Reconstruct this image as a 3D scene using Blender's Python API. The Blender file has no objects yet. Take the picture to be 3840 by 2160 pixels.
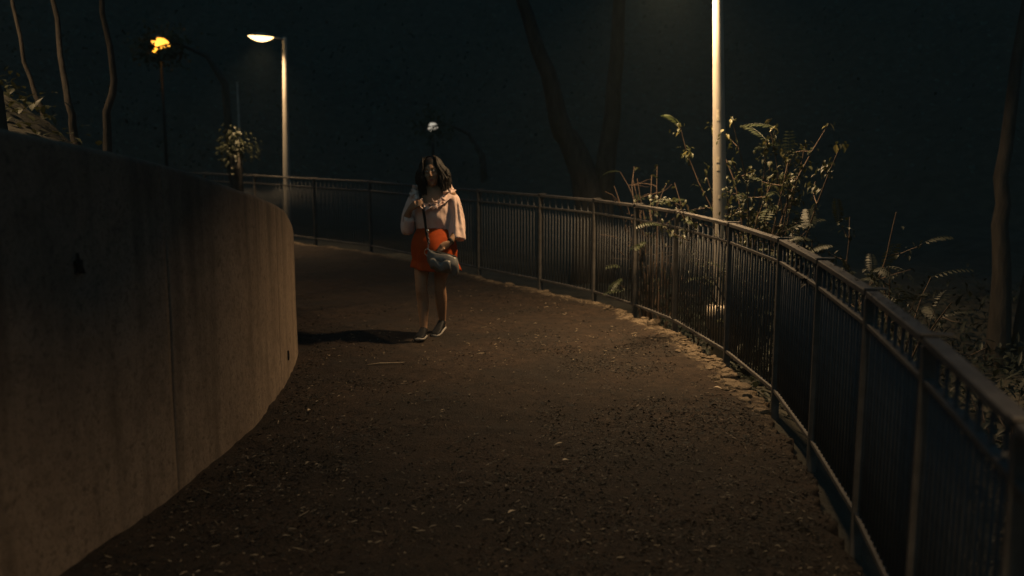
import bpy, bmesh, math, random
import numpy as np
from mathutils import Vector, Matrix, Quaternion

rnd = random.Random(7)
S = bpy.context.scene
COL = S.collection

# ------------------------------------------------------------------ camera, sky, exposure
cam_d = bpy.data.cameras.new('camera'); cam = bpy.data.objects.new('camera', cam_d); COL.objects.link(cam)
cam.location = (0, 0, 1.8); cam.rotation_euler = (math.radians(90 - 9.01), 0, 0)
cam_d.sensor_width = 36; cam_d.lens = 33; cam_d.clip_start = 0.05; cam_d.clip_end = 600
cam_d.dof.use_dof = True; cam_d.dof.focus_distance = 6.8; cam_d.dof.aperture_fstop = 1.4
S.camera = cam
S.render.resolution_x, S.render.resolution_y = 1024, 576

W = bpy.data.worlds.new('World'); S.world = W; W.use_nodes = True
wn = W.node_tree; wn.nodes.clear()
sky = wn.nodes.new('ShaderNodeTexSky'); sky.sky_type = 'NISHITA'; sky.sun_disc = False
sky.sun_elevation = math.radians(38); sky.sun_rotation = math.radians(200)      # a moonlit night sky: daylight's shape, far weaker
tint = wn.nodes.new('ShaderNodeMix'); tint.data_type = 'RGBA'; tint.blend_type = 'MULTIPLY'; tint.inputs[0].default_value = 1
tint.inputs[7].default_value = (0.60, 1.0, 0.94, 1)
bgn = wn.nodes.new('ShaderNodeBackground'); bgn.inputs[1].default_value = 0.023
wo = wn.nodes.new('ShaderNodeOutputWorld')
wn.links.new(sky.outputs[0], tint.inputs[6]); wn.links.new(tint.outputs[2], bgn.inputs[0]); wn.links.new(bgn.outputs[0], wo.inputs[0])

S.view_settings.view_transform = 'Standard'; S.view_settings.look = 'None'
S.view_settings.exposure = 0.0; S.view_settings.gamma = 1.0; S.view_settings.use_curve_mapping = False
S.cycles.use_denoising = True
S.cycles.max_bounces = 6; S.cycles.diffuse_bounces = 3; S.cycles.volume_bounces = 1; S.cycles.transparent_max_bounces = 8
S.cycles.sample_clamp_indirect = 2.0

LAMP_COL = (1.0, 0.66, 0.34)
LAMP_W = 150.0

# ------------------------------------------------------------------ helpers
def tag(o, label=None, cat=None, group=None, kind=None):
    if label: o['label'] = label
    if cat: o['category'] = cat
    if group: o['group'] = group
    if kind: o['kind'] = kind
    return o

def empty(name, loc=(0, 0, 0), rz=0.0):
    o = bpy.data.objects.new(name, None); COL.objects.link(o)
    o.location = loc; o.rotation_euler = (0, 0, rz); o.empty_display_size = 0.1
    return o

def link(name, me, mat=None, parent=None):
    if mat is not None and len(me.materials) == 0: me.materials.append(mat)
    o = bpy.data.objects.new(name, me); COL.objects.link(o)
    if parent is not None: o.parent = parent
    return o

class MB:
    """collects polygons for one mesh"""
    def __init__(s): s.v = []; s.f = []
    def add(s, vs, fs):
        b = len(s.v); s.v += [tuple(p) for p in vs]; s.f += [tuple(i + b for i in f) for f in fs]; return s
    def box(s, c, d, rz=0.0, bev=0.0):
        x, y, z = d[0] / 2, d[1] / 2, d[2] / 2; ca, sa = math.cos(rz), math.sin(rz)
        if bev <= 0:
            P = [(-x,-y,-z),(x,-y,-z),(x,y,-z),(-x,y,-z),(-x,-y,z),(x,-y,z),(x,y,z),(-x,y,z)]
            F = [(0,3,2,1),(4,5,6,7),(0,1,5,4),(1,2,6,5),(2,3,7,6),(3,0,4,7)]
        else:
            b = bev; P = []; F = []
            for zz, ins in ((-z, b), (-z + b, 0), (z - b, 0), (z, b)):
                P += [(-x+ins,-y+ins,zz),(x-ins,-y+ins,zz),(x-ins,y-ins,zz),(-x+ins,y-ins,zz)]
            for k in range(3):
                for j in range(4): F.append((4*k+j, 4*k+(j+1)%4, 4*k+4+(j+1)%4, 4*k+4+j))
            F += [(3,2,1,0), (12,13,14,15)]
        return s.add([(c[0]+p[0]*ca-p[1]*sa, c[1]+p[0]*sa+p[1]*ca, c[2]+p[2]) for p in P], F)
    def tube(s, pts, rad, n=6, cap=True):
        pts = [Vector(p) for p in pts]; m = len(pts)
        if not hasattr(rad, '__len__'): rad = [rad] * m
        b = len(s.v); up = None
        for i, p in enumerate(pts):
            t = (pts[min(i+1, m-1)] - pts[max(i-1, 0)]).normalized()
            if up is None:
                up = Vector((0, 0, 1)) if abs(t.z) < .9 else Vector((1, 0, 0))
            u = (up - t * up.dot(t)).normalized(); w = t.cross(u); up = u
            r = rad[i]
            ru, rw = (r if hasattr(r, '__len__') else (r, r))
            for k in range(n):
                a = 2*math.pi*k/n
                s.v.append(tuple(p + u*(math.cos(a)*ru) + w*(math.sin(a)*rw)))
        for i in range(m-1):
            for k in range(n):
                s.f.append((b+i*n+k, b+i*n+(k+1)%n, b+(i+1)*n+(k+1)%n, b+(i+1)*n+k))
        if cap:
            s.f.append(tuple(b+k for k in range(n-1, -1, -1))); s.f.append(tuple(b+(m-1)*n+k for k in range(n)))
        return s
    def rings(s, rings, cap=True, close=True):
        n = len(rings[0]); b = len(s.v)
        for r in rings: s.v += [tuple(p) for p in r]
        for i in range(len(rings)-1):
            for k in range(n if close else n-1):
                s.f.append((b+i*n+k, b+i*n+(k+1)%n, b+(i+1)*n+(k+1)%n, b+(i+1)*n+k))
        if cap:
            s.f.append(tuple(b+k for k in range(n-1, -1, -1))); s.f.append(tuple(b+(len(rings)-1)*n+k for k in range(n)))
        return s
    def lathe(s, prof, n=20, c=(0,0,0), sx=1.0, sy=1.0, cap=True):
        return s.rings([[(c[0]+r*sx*math.cos(2*math.pi*k/n), c[1]+r*sy*math.sin(2*math.pi*k/n), c[2]+z) for k in range(n)] for r, z in prof], cap)
    def ball(s, c, r, n=16, m=10, rot=None):
        rr = r if hasattr(r, '__len__') else (r, r, r); R = rot or Matrix.Identity(3); c = Vector(c)
        rg = []
        for i in range(m+1):
            ph = math.pi*i/m; z = -math.cos(ph); q = max(math.sin(ph), 1e-3)
            rg.append([tuple(c + R @ Vector((rr[0]*q*math.cos(2*math.pi*k/n), rr[1]*q*math.sin(2*math.pi*k/n), rr[2]*z))) for k in range(n)])
        return s.rings(rg)
    def mesh(s, name, smooth=False):
        me = bpy.data.meshes.new(name); me.from_pydata(s.v, [], s.f); me.update()
        if smooth: me.polygons.foreach_set('use_smooth', [True]*len(me.polygons))
        return me
    def build(s, name, mat, parent=None, smooth=False):
        return link(name, s.mesh(name, smooth), mat, parent)

def remeshed(mb, name, voxel, smooth_it=4, disp=None):
    me = mb.mesh(name); o = bpy.data.objects.new('tmp', me); COL.objects.link(o)
    m = o.modifiers.new('r', 'REMESH'); m.mode = 'VOXEL'; m.voxel_size = voxel
    if smooth_it:
        sm = o.modifiers.new('s', 'SMOOTH'); sm.factor = .5; sm.iterations = smooth_it
    dg = bpy.context.evaluated_depsgraph_get(); dg.update()
    out = bpy.data.meshes.new_from_object(o.evaluated_get(dg)); out.name = name
    bpy.data.objects.remove(o); bpy.data.meshes.remove(me)
    if disp:
        n = len(out.vertices); co = np.empty(n*3, np.float32); no = np.empty(n*3, np.float32)
        out.vertices.foreach_get('co', co); out.vertices.foreach_get('normal', no)
        co = co.reshape(-1, 3); no = no.reshape(-1, 3)
        co = co + no * disp(co)[:, None]
        out.vertices.foreach_set('co', co.astype(np.float32).ravel()); out.update()
    out.polygons.foreach_set('use_smooth', [True]*len(out.polygons))
    return out

_perm = np.random.RandomState(3).rand(64, 64, 64).astype(np.float32)
def vnoise(p):
    """smooth value noise in -1..1 for an (n,3) array"""
    p = np.asarray(p, np.float64); i = np.floor(p).astype(int); f = p - i; f = f*f*(3-2*f)
    out = 0
    for dx in (0, 1):
        for dy in (0, 1):
            for dz in (0, 1):
                w = (f[:,0] if dx else 1-f[:,0])*(f[:,1] if dy else 1-f[:,1])*(f[:,2] if dz else 1-f[:,2])
                out = out + w*_perm[(i[:,0]+dx) % 64, (i[:,1]+dy) % 64, (i[:,2]+dz) % 64]
    return out*2-1

def catmull(P, n):
    P = np.array(P, float); m = len(P); out = []
    for u in np.linspace(0, m-1, n):
        i = min(int(u), m-2); t = u-i
        p0, p1, p2, p3 = P[max(i-1,0)], P[i], P[i+1], P[min(i+2,m-1)]
        out.append(.5*((2*p1)+(-p0+p2)*t+(2*p0-5*p1+4*p2-p3)*t*t+(-p0+3*p1-3*p2+p3)*t**3))
    return np.array(out)

# ------------------------------------------------------------------ materials
def nodes(name):
    m = bpy.data.materials.new(name); m.use_nodes = True; nt = m.node_tree
    return m, nt, nt.nodes['Principled BSDF']
def N(nt, t, **kw):
    n = nt.nodes.new(t)
    for k, v in kw.items(): setattr(n, k, v)
    return n
def coords(nt, scale=(1,1,1), src='Object'):
    tc = N(nt, 'ShaderNodeTexCoord'); mp = N(nt, 'ShaderNodeMapping'); mp.inputs['Scale'].default_value = scale
    nt.links.new(tc.outputs[src], mp.inputs[0]); return mp.outputs[0]
def noise(nt, vec, scale, detail=4, rough=.6):
    n = N(nt, 'ShaderNodeTexNoise'); n.inputs['Scale'].default_value = scale; n.inputs['Detail'].default_value = detail; n.inputs['Roughness'].default_value = rough
    nt.links.new(vec, n.inputs['Vector']); return n.outputs['Fac']
def ramp(nt, fac, stops):
    r = N(nt, 'ShaderNodeValToRGB'); e = r.color_ramp.elements
    while len(e) < len(stops): e.new(.5)
    for el, (p, c) in zip(e, stops):
        el.position = p; el.color = (c[0], c[1], c[2], 1) if hasattr(c, '__len__') else (c, c, c, 1)
    nt.links.new(fac, r.inputs[0]); return r.outputs[0]
def mixc(nt, fac, a, b, mode='MIX'):
    m = N(nt, 'ShaderNodeMix', data_type='RGBA', blend_type=mode)
    for sock, v in ((m.inputs[0], fac), (m.inputs[6], a), (m.inputs[7], b)):
        if isinstance(v, bpy.types.NodeSocket): nt.links.new(v, sock)
        elif hasattr(v, '__len__'): sock.default_value = (v[0], v[1], v[2], 1)
        else: sock.default_value = v
    return m.outputs[2]
def bump(nt, bs, h, strength=.5, dist=.01):
    b = N(nt, 'ShaderNodeBump'); b.inputs['Strength'].default_value = strength; b.inputs['Distance'].default_value = dist
    nt.links.new(h, b.inputs['Height']); nt.links.new(b.outputs[0], bs.inputs['Normal'])

def simple(name, c1, c2=None, rough=.6, scale=20, metallic=0, bstr=0, bdist=.004, spec=.5, trans=0, sheen=0, vscale=(1,1,1), detail=4):
    m, nt, bs = nodes(name); v = coords(nt, vscale)
    nf = noise(nt, v, scale, detail)
    if c2 is None: c2 = tuple(x*.6 for x in c1)
    nt.links.new(ramp(nt, nf, [(.32, c2), (.68, c1)]), bs.inputs['Base Color'])
    bs.inputs['Roughness'].default_value = rough; bs.inputs['Metallic'].default_value = metallic
    bs.inputs['Specular IOR Level'].default_value = spec
    if sheen: bs.inputs['Sheen Weight'].default_value = sheen
    if bstr: bump(nt, bs, nf, bstr, bdist)
    if trans:
        tr = N(nt, 'ShaderNodeBsdfTranslucent'); mx = N(nt, 'ShaderNodeMixShader'); mx.inputs[0].default_value = trans
        nt.links.new(ramp(nt, nf, [(.32, c2), (.68, c1)]), tr.inputs[0])
        nt.links.new(bs.outputs[0], mx.inputs[1]); nt.links.new(tr.outputs[0], mx.inputs[2])
        nt.links.new(mx.outputs[0], nt.nodes['Material Output'].inputs[0])
    return m
def emit(name, col, st):
    m, nt, bs = nodes(name); bs.inputs['Base Color'].default_value = (.8, .8, .8, 1)
    v = coords(nt); f = ramp(nt, noise(nt, v, 6, 2), [(.3, tuple(x*.92 for x in col)), (.7, col)])
    nt.links.new(f, bs.inputs['Emission Color']); bs.inputs['Emission Strength'].default_value = st
    return m

def mat_dirt():
    m, nt, bs = nodes('packed_dirt'); v = coords(nt)
    big = noise(nt, v, 1.1, 5, .6); mid = noise(nt, v, 9, 6, .7); fine = noise(nt, v, 70, 4, .7)
    c = ramp(nt, mid, [(.30, (.020, .013, .009)), (.52, (.044, .0285, .0185)), (.72, (.070, .046, .030))])
    c = mixc(nt, ramp(nt, big, [(.40, 0.0), (.62, .75)]), c, (.022, .018, .014))
    c = mixc(nt, ramp(nt, fine, [(.36, .75), (.52, 0.0)]), c, (.014, .011, .008))
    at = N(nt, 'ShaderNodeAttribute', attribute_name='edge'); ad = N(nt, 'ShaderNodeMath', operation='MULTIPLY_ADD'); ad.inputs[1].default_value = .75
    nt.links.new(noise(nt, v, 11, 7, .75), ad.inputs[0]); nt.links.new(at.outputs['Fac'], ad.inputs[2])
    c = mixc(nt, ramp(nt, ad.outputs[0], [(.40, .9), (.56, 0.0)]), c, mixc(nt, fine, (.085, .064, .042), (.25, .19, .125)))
    nt.links.new(c, bs.inputs['Base Color']); bs.inputs['Roughness'].default_value = .88; bs.inputs['Specular IOR Level'].default_value = .25
    h = N(nt, 'ShaderNodeMath', operation='ADD'); nt.links.new(mid, h.inputs[0]); nt.links.new(fine, h.inputs[1])
    bump(nt, bs, h.outputs[0], .9, .02)
    return m
def mat_concrete():
    m, nt, bs = nodes('board_marked_concrete'); v = coords(nt)
    streak = noise(nt, coords(nt, (4, 4, .30)), 1.4, 5, .55)
    blot = noise(nt, v, 1.5, 7, .68); fine = noise(nt, v, 46, 6, .75); pit = noise(nt, v, 22, 6, .78); scuff = noise(nt, v, 7, 6, .7)
    c = ramp(nt, blot, [(.30, (.215, .160, .115)), (.52, (.290, .220, .158)), (.72, (.345, .268, .195))])
    c = mixc(nt, ramp(nt, streak, [(.34, .60), (.52, 0.0)]), c, (.090, .069, .050))
    c = mixc(nt, ramp(nt, scuff, [(.36, .45), (.50, 0.0)]), c, (.130, .098, .070))
    c = mixc(nt, ramp(nt, pit, [(.37, .7), (.46, 0.0)]), c, (.095, .072, .052))
    c = mixc(nt, ramp(nt, fine, [(.38, .55), (.50, 0.0)]), c, (.120, .092, .066))
    # darker towards the coping, with a ragged lower edge
    at = N(nt, 'ShaderNodeAttribute', attribute_name='below_top')
    ad = N(nt, 'ShaderNodeMath', operation='ADD'); mu = N(nt, 'ShaderNodeMath', operation='MULTIPLY'); mu.inputs[1].default_value = .9
    nt.links.new(streak, mu.inputs[0]); nt.links.new(at.outputs['Fac'], ad.inputs[0]); nt.links.new(mu.outputs[0], ad.inputs[1])
    c = mixc(nt, ramp(nt, ad.outputs[0], [(.40, .62), (1.05, 0.0)]), c, (.095, .078, .062))
    nt.links.new(c, bs.inputs['Base Color']); bs.inputs['Roughness'].default_value = .9; bs.inputs['Specular IOR Level'].default_value = .2
    h = mixc(nt, .6, fine, pit); bump(nt, bs, h, .7, .012)
    return m

M = dict(
    dirt=mat_dirt(), concrete=mat_concrete(),
    soil=simple('bank_soil', (.075, .070, .056), (.045, .044, .036), .95, 3.0, bstr=.8, bdist=.08, spec=.1, detail=8),
    stone=simple('pale_edging_stone', (.24, .185, .125), (.06, .047, .033), .9, 9, bstr=.8, bdist=.01, spec=.2),
    footing=simple('cast_footing', (.46, .41, .34), (.30, .26, .21), .8, 12, bstr=.5),
    steel=simple('grey_fence_paint', (.125, .116, .106), (.060, .055, .050), .62, 9, metallic=.15, bstr=.25, bdist=.002, detail=7),
    bar=simple('slate_bar_paint', (.090, .092, .094), (.048, .049, .051), .68, 9, metallic=0, spec=.3),
    pole=simple('pale_galvanised_pole', (.47, .43, .37), (.31, .28, .24), .5, 7, metallic=.1, vscale=(1, 1, .3), bstr=.1),
    shade=simple('lamp_casing', (.22, .21, .19), None, .5, 9, metallic=.3),
    sticker=simple('weathered_sticker', (.62, .56, .44), (.42, .36, .26), .7, 40),
    grime=simple('concrete_grime', (.075, .062, .046), (.040, .034, .026), .9, 30),
    dark_leaf=simple('rotting_leaf', (.020, .016, .011), (.008, .007, .005), .75, 6, spec=.35),
    dry_leaf=simple('dry_brown_leaf', (.120, .086, .054), (.040, .030, .020), .7, 6, spec=.4),
    twig=simple('dry_twig', (.42, .34, .23), (.18, .14, .09), .75, 10),
    pale=simple('bleached_leaf', (.62, .50, .34), (.40, .30, .18), .6, 9),
    bark=simple('tree_bark', (.070, .058, .047), (.026, .022, .018), .9, 12, bstr=.9, bdist=.03, vscale=(1, 1, .25), detail=7),
    stem=simple('shrub_stem', (.10, .062, .038), (.05, .033, .022), .75, 14),
    leaf=simple('shrub_leaf', (.055, .058, .022), (.028, .034, .014), .5, 5, trans=.3),
    ylw_leaf=simple('young_yellow_leaf', (.20, .18, .07), (.11, .105, .042), .5, 6, trans=.35),
    frond=simple('feathery_frond', (.050, .062, .024), (.026, .036, .015), .55, 5, trans=.3),
    shaded_frond=simple('shade_toned_frond', (.024, .030, .016), (.012, .017, .010), .6, 5, trans=.25),  # frond darkened: the fading lamp light is put into the leaf colour
    wood=simple('woodland_foliage', (.085, .105, .090), (.060, .078, .066), .8, 1.2, spec=.1),
    skin=simple('skin', (.36, .21, .125), (.31, .18, .105), .55, 8, spec=.35),
    hair=simple('dark_hair', (.018, .012, .008), (.008, .006, .004), .55, 30, spec=.35),
    blouse=simple('pink_blouse', (.78, .58, .50), (.70, .51, .44), .75, 6, sheen=.3, bstr=.15, spec=.25),
    skirt=simple('orange_skirt', (.40, .060, .007), (.30, .044, .005), .75, 10, spec=.15),
    shoe=simple('black_shoe', (.010, .010, .011), None, .6, 12, spec=.2),
    sole=simple('white_rubber', (.34, .32, .29), (.24, .22, .20), .6, 12),
    bagm=simple('grey_nylon', (.17, .165, .155), (.10, .098, .094), .38, 9, bstr=.4, bdist=.006),
    strap=simple('black_webbing', (.012, .011, .010), None, .7, 40),
    chrome=simple('chrome', (.75, .73, .68), (.6, .58, .54), .2, 9, metallic=1),
    eye=simple('eye_white', (.6, .57, .52), (.5, .47, .43), .3, 9), iris=simple('iris', (.02, .012, .008), None, .15, 9),
    lip=simple('lip', (.30, .09, .07), None, .5, 9),
    lens=emit('warm_lamp_lens', (1.0, .64, .26), 4.5),
    sodium=emit('sodium_lens', (1.0, .40, .03), 3.0),
    white_l=emit('white_lens', (1.0, .86, .66), .5),
)

# ------------------------------------------------------------------ plan of the place: wall line (left), fence line (right)
LPT = [(-3.6,-3.0),(-2.9,-.5),(-2.35,1.2),(-2.02,2.6),(-1.86,3.7),(-1.72,4.8),(-1.64,5.7),(-1.665,6.5),(-1.75,7.3),(-1.86,7.95),(-2.17,8.8),(-2.75,9.8),(-3.75,11.0),(-5.2,12.4),(-7.5,14.0)]
RPT = [(-.8,-3.0),(.43,-.5),(1.0,1.2),(1.32,2.6),(1.52,3.7),(1.68,4.8),(1.79,5.9),(1.80,6.9),(1.70,7.9),(1.55,8.9),(.93,10.48),(-.44,12.48),(-2.28,15.1),(-4.81,17.65),(-7.5,19.8)]
WTOP = [2.35,2.22,2.10,1.95,1.82,1.665,1.50,1.375,1.235,1.00,.74,.62,.52,.46,.45]
NS = 421
L = catmull(LPT, NS); R = catmull(RPT, NS); WT = catmull([(h, 0) for h in WTOP], NS)[:, 0]

def dist_side(px, py, C):
    """distance to polyline C and side (+ = right of its direction)"""
    best = np.full(px.shape, 1e9); side = np.zeros(px.shape); idx = np.zeros(px.shape, int)
    Q = C[::4]
    for k in range(len(Q)-1):
        ax, ay = Q[k]; bx, by = Q[k+1]; dx, dy = bx-ax, by-ay; l2 = dx*dx+dy*dy
        t = np.clip(((px-ax)*dx+(py-ay)*dy)/l2, 0, 1)
        ex, ey = px-ax-t*dx, py-ay-t*dy; d = np.hypot(ex, ey); u = d < best
        best = np.where(u, d, best); side = np.where(u, np.sign(ex*dy-ey*dx), side); idx = np.where(u, k*4, idx)
    return best, side, idx

def ground_z(px, py):
    px = np.asarray(px, float); py = np.asarray(py, float); sh = px.shape; px = px.ravel(); py = py.ravel()
    dl, sl, il = dist_side(px, py, L); dr, sr, ir = dist_side(px, py, R)
    n1 = vnoise(np.stack([px*.35, py*.35, 0*px+5], 1)); n2 = vnoise(np.stack([px*1.7, py*1.7, 0*px+9], 1))
    z = np.full(px.shape, -.07)
    right = (sr > 0)
    zr = -.07 - .30*np.clip((dr-.0)/.35, 0, 1) + .10*n2*np.clip(dr-.4, 0, 1) + .25*n1*np.clip((dr-1)/3, 0, 1) + .02*np.clip(dr-2, 0, 30)
    left = (sl < 0) & ~right
    wt = WT[np.clip(il, 0, NS-1)]
    sb = np.clip((dl-.4)/1.7, 0, 1); sb = sb*sb*(3-2*sb)
    bank = np.maximum(wt - .14, (1.80 + .34*np.clip(-3.6-px, -.5, 12))*np.clip((14.5-py)/3.5, .25, 1))
    zl = (wt - .14)*(1-sb) + bank*sb + .07*n2*np.clip(dl-.6, 0, 1) + .25*n1*np.clip((dl-1.5)/3, 0, 1)
    z = np.where(right, zr, z); z = np.where(left & (dl > .41), zl, z)
    rad = np.hypot(px+1, py-8)
    hill = np.clip((rad-19)/30, 0, 1)**1.15*15 + np.clip(rad-60, 0, 400)*.03
    z = z + hill*(1+.12*n1)
    return z.reshape(sh)

# ------------------------------------------------------------------ ground sheet, path
g = np.concatenate([-np.geomspace(300, 16.4, 34), np.linspace(-16, 16, 129), np.geomspace(16.4, 300, 34)])
gx, gy = np.meshgrid(g-1, g+8); gz = ground_z(gx, gy); nn = len(g)
me = bpy.data.meshes.new('ground')
ii = np.arange(nn*nn).reshape(nn, nn)
me.from_pydata(np.stack([gx.ravel(), gy.ravel(), gz.ravel()], 1).tolist(), [], np.stack([ii[:-1,:-1].ravel(), ii[:-1,1:].ravel(), ii[1:,1:].ravel(), ii[1:,:-1].ravel()], 1).tolist())
me.polygons.foreach_set('use_smooth', [True]*len(me.polygons))
tag(link('ground', me, M['soil']), 'dark wooded earth bank and slope on both sides of the path', 'ground', kind='structure')

NA = 90
tt = np.linspace(-.06, 1, NA)
Rin = R.copy()
nrm = np.stack([np.gradient(R[:,1]), -np.gradient(R[:,0])], 1); nrm /= np.linalg.norm(nrm, axis=1)[:, None]
jit = vnoise(np.stack([np.arange(NS)*.9, np.zeros(NS), np.zeros(NS)+2], 1))*.05 + vnoise(np.stack([np.arange(NS)*.23, np.zeros(NS), np.zeros(NS)+7], 1))*.04
Rin = R - nrm*(.085 + jit*.8)[:, None]
PX = L[:,None,0]*(1-tt)+Rin[:,None,0]*tt; PY = L[:,None,1]*(1-tt)+Rin[:,None,1]*tt
q = np.stack([PX.ravel(), PY.ravel()], 1)
PZ = (.018*vnoise(np.c_[q*1.6, q[:,:1]*0]) + .010*vnoise(np.c_[q*5.5, q[:,:1]*0+3]) + .006*vnoise(np.c_[q*14, q[:,:1]*0+6])).reshape(NS, NA)
ex = Rin + nrm*.03
PX = np.c_[PX, ex[:,0]]; PY = np.c_[PY, ex[:,1]]; PZ = np.c_[PZ, np.full(NS, -.34)]
ii = np.arange(NS*(NA+1)).reshape(NS, NA+1)
me = bpy.data.meshes.new('path')
me.from_pydata(np.stack([PX.ravel(), PY.ravel(), PZ.ravel()], 1).tolist(), [], np.stack([ii[:-1,:-1].ravel(), ii[:-1,1:].ravel(), ii[1:,1:].ravel(), ii[1:,:-1].ravel()], 1).tolist())
me.polygons.foreach_set('use_smooth', [True]*len(me.polygons))
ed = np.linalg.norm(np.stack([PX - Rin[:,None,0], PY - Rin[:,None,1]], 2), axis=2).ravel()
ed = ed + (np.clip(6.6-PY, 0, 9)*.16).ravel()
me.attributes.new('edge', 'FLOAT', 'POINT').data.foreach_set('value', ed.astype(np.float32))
path = tag(link('path', me, M['dirt']), 'curving dirt footpath strewn with leaf litter', 'path', kind='structure')
def path_pt(k, t):
    a = L[k]*(1-t)+Rin[k]*t; return float(a[0]), float(a[1])
def path_z(x, y):
    p = np.array([[x, y]]); return float((.018*vnoise(np.c_[p*1.6, p[:,:1]*0]) + .010*vnoise(np.c_[p*5.5, p[:,:1]*0+3]) + .006*vnoise(np.c_[p*14, p[:,:1]*0+6]))[0])

# edging stones: each its own irregular slab, children of the path
def stone_mesh(k):
    r = random.Random(100+k); n = r.randint(6, 8); a0 = r.random()*6
    ang = sorted(a0 + (i + r.uniform(-.3, .3))*2*math.pi/n for i in range(n)); rr = [r.uniform(.7, 1.1) for _ in ang]
    h = r.uniform(.55, 1.0); rg = []
    for z, s in ((-.6, 1.0), (.6*h, 1.0), (1.1*h, .80)):
        rg.append([(math.cos(a)*q*s, math.sin(a)*q*s, z*.55 + r.uniform(-.12, .12)) for a, q in zip(ang, rr)])
    return MB().rings(rg).mesh('stone', False)
SM = [stone_mesh(k) for k in range(10)]
for m_ in SM: m_.materials.append(M['stone'])
for k in range(295):
    s = int(rnd.triangular(180, 370, 235)); i = min(max(s, 0), NS-1)
    off = abs(rnd.gauss(0, .09)) + .01
    p = Rin[i] - nrm[i]*off
    o = bpy.data.objects.new('stone', rnd.choice(SM)); COL.objects.link(o); o.parent = path
    sc = (.010 + .042*rnd.random()**2.2)*(1 if off < .16 else .6)
    o.location = (p[0], p[1], path_z(p[0], p[1]) - .004); o.scale = (sc*rnd.uniform(.8, 1.7), sc, sc*rnd.uniform(.5, 1.2)); o.rotation_euler = (rnd.gauss(0, .1), rnd.gauss(0, .1), rnd.random()*6.28)
p = Rin[268] - nrm[268]*.02
o = bpy.data.objects.new('stone', SM[3]); COL.objects.link(o); o.parent = path
o.location = (1.37, 8.93, .01); o.scale = (.075, .065, .16); o.rotation_euler = (0, .1, .7)
o['label'] = 'rounded pale stone standing up at the fence foot'

# ------------------------------------------------------------------ curved retaining wall, cast in panels
wall = tag(empty('retaining_wall', (L[0,0], L[0,1], 0)), 'curved weathered concrete retaining wall sloping down beside the path', 'wall')
lnrm = np.stack([-np.gradient(L[:,1]), np.gradient(L[:,0])], 1); lnrm /= np.linalg.norm(lnrm, axis=1)[:, None]
def wall_panel(a, b, off=0.0, th=.46, drop=0.0, mat='concrete', name='panel', ga=.0012, gb=.0012):
    ks = list(range(a, b+1)); rows = []; bt = []
    for k in ks:
        h = WT[k]-drop; base = L[k] + lnrm[k]*off; n = lnrm[k]; back = base + n*th
        tang = np.array([n[1], -n[0]])
        sh = (ga if k == a else 0) - (gb if k == b else 0)
        base = base + tang*sh; back = back + tang*sh
        prof = []
        r = .035
        NZ = 22
        for j in range(NZ+1):
            prof.append((0, -.3+(h-r+.3)*j/NZ))
        for j in range(1, 5):
            an = math.pi/2*j/4; prof.append((r-r*math.cos(an), h-r+r*math.sin(an)))
        for j in range(1, 5):
            an = math.pi/2*j/4; prof.append((th-r+r*math.sin(an), h-r+r*math.cos(an)))
        prof.append((th, -.3))
        p3 = np.array([[base[0]+n[0]*d*1.0, base[1]+n[1]*d, z] for d, z in prof])
        wob = (vnoise(p3*np.array([3., 3., 2.2]))*.006+vnoise(p3*np.array([11., 11., 3.]))*.0022)
        p3[:,0] += n[0]*wob; p3[:,1] += n[1]*wob
        rows.append([tuple(q) for q in p3]); bt += [max(0, h-z) for d, z in prof]
    mb = MB().rings(rows, cap=True, close=True)
    # tone attribute: depth below the coping
    me = mb.mesh(name, True)
    at = me.attributes.new('below_top', 'FLOAT', 'POINT'); at.data.foreach_set('value', [float(x) for x in bt])
    return link(name, me, M[mat], wall)
wall.location = (0, 0, 0)
joints = [0, 41, 92, 146, 215, 285, 345, NS-1]
for a, b in zip(joints[:-1], joints[1:]): wall_panel(a, b)
for k in joints[1:-1]:
    wall_panel(k-1, k+1, off=.004, th=.3, drop=.02, name='joint_filler')
# old tar splash and drips on the face
def wall_spot(kf, z, pts, name, label=None):
    mb = MB(); k = int(kf); n = lnrm[k]; t = np.array([-n[1], n[0]])*-1
    c = L[k] - n*.012
    pts = [(u*.68, w*.72) for u, w in pts]; ring = [(c[0]+t[0]*u, c[1]+t[1]*u, z+w) for u, w in pts]; cc = (c[0]-n[0]*.004, c[1]-n[1]*.004, z)
    back = [(x+n[0]*.012, y+n[1]*.012, zz) for x, y, zz in ring]
    m = len(ring); V = ring + [cc] + back
    F = [(i, (i+1) % m, m) for i in range(m)] + [(i, m+1+i, m+1+(i+1) % m, (i+1) % m) for i in range(m)]
    o = mb.add(V, F).build(name, M['dark_leaf' if name == 'splash' else 'grime'], wall)
    if label: o['label'] = label
def kY(Y): return int(np.argmin(abs(L[:,1]-Y)))
wall_spot(kY(3.92), 1.275, [(-.03,-.01),(-.045,.03),(-.022,.02),(-.012,.075),(.004,.02),(.03,.03),(.028,-.01),(.05,-.055),(.02,-.03),(.012,-.05),(-.012,-.028),(-.04,-.045)], 'splash', 'black ragged splash mark on the concrete')
wall_spot(kY(7.0), .17, [(-.01,-.05),(-.016,.0),(-.006,.055),(.008,.04),(.010,-.035)], 'drip')

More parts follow.
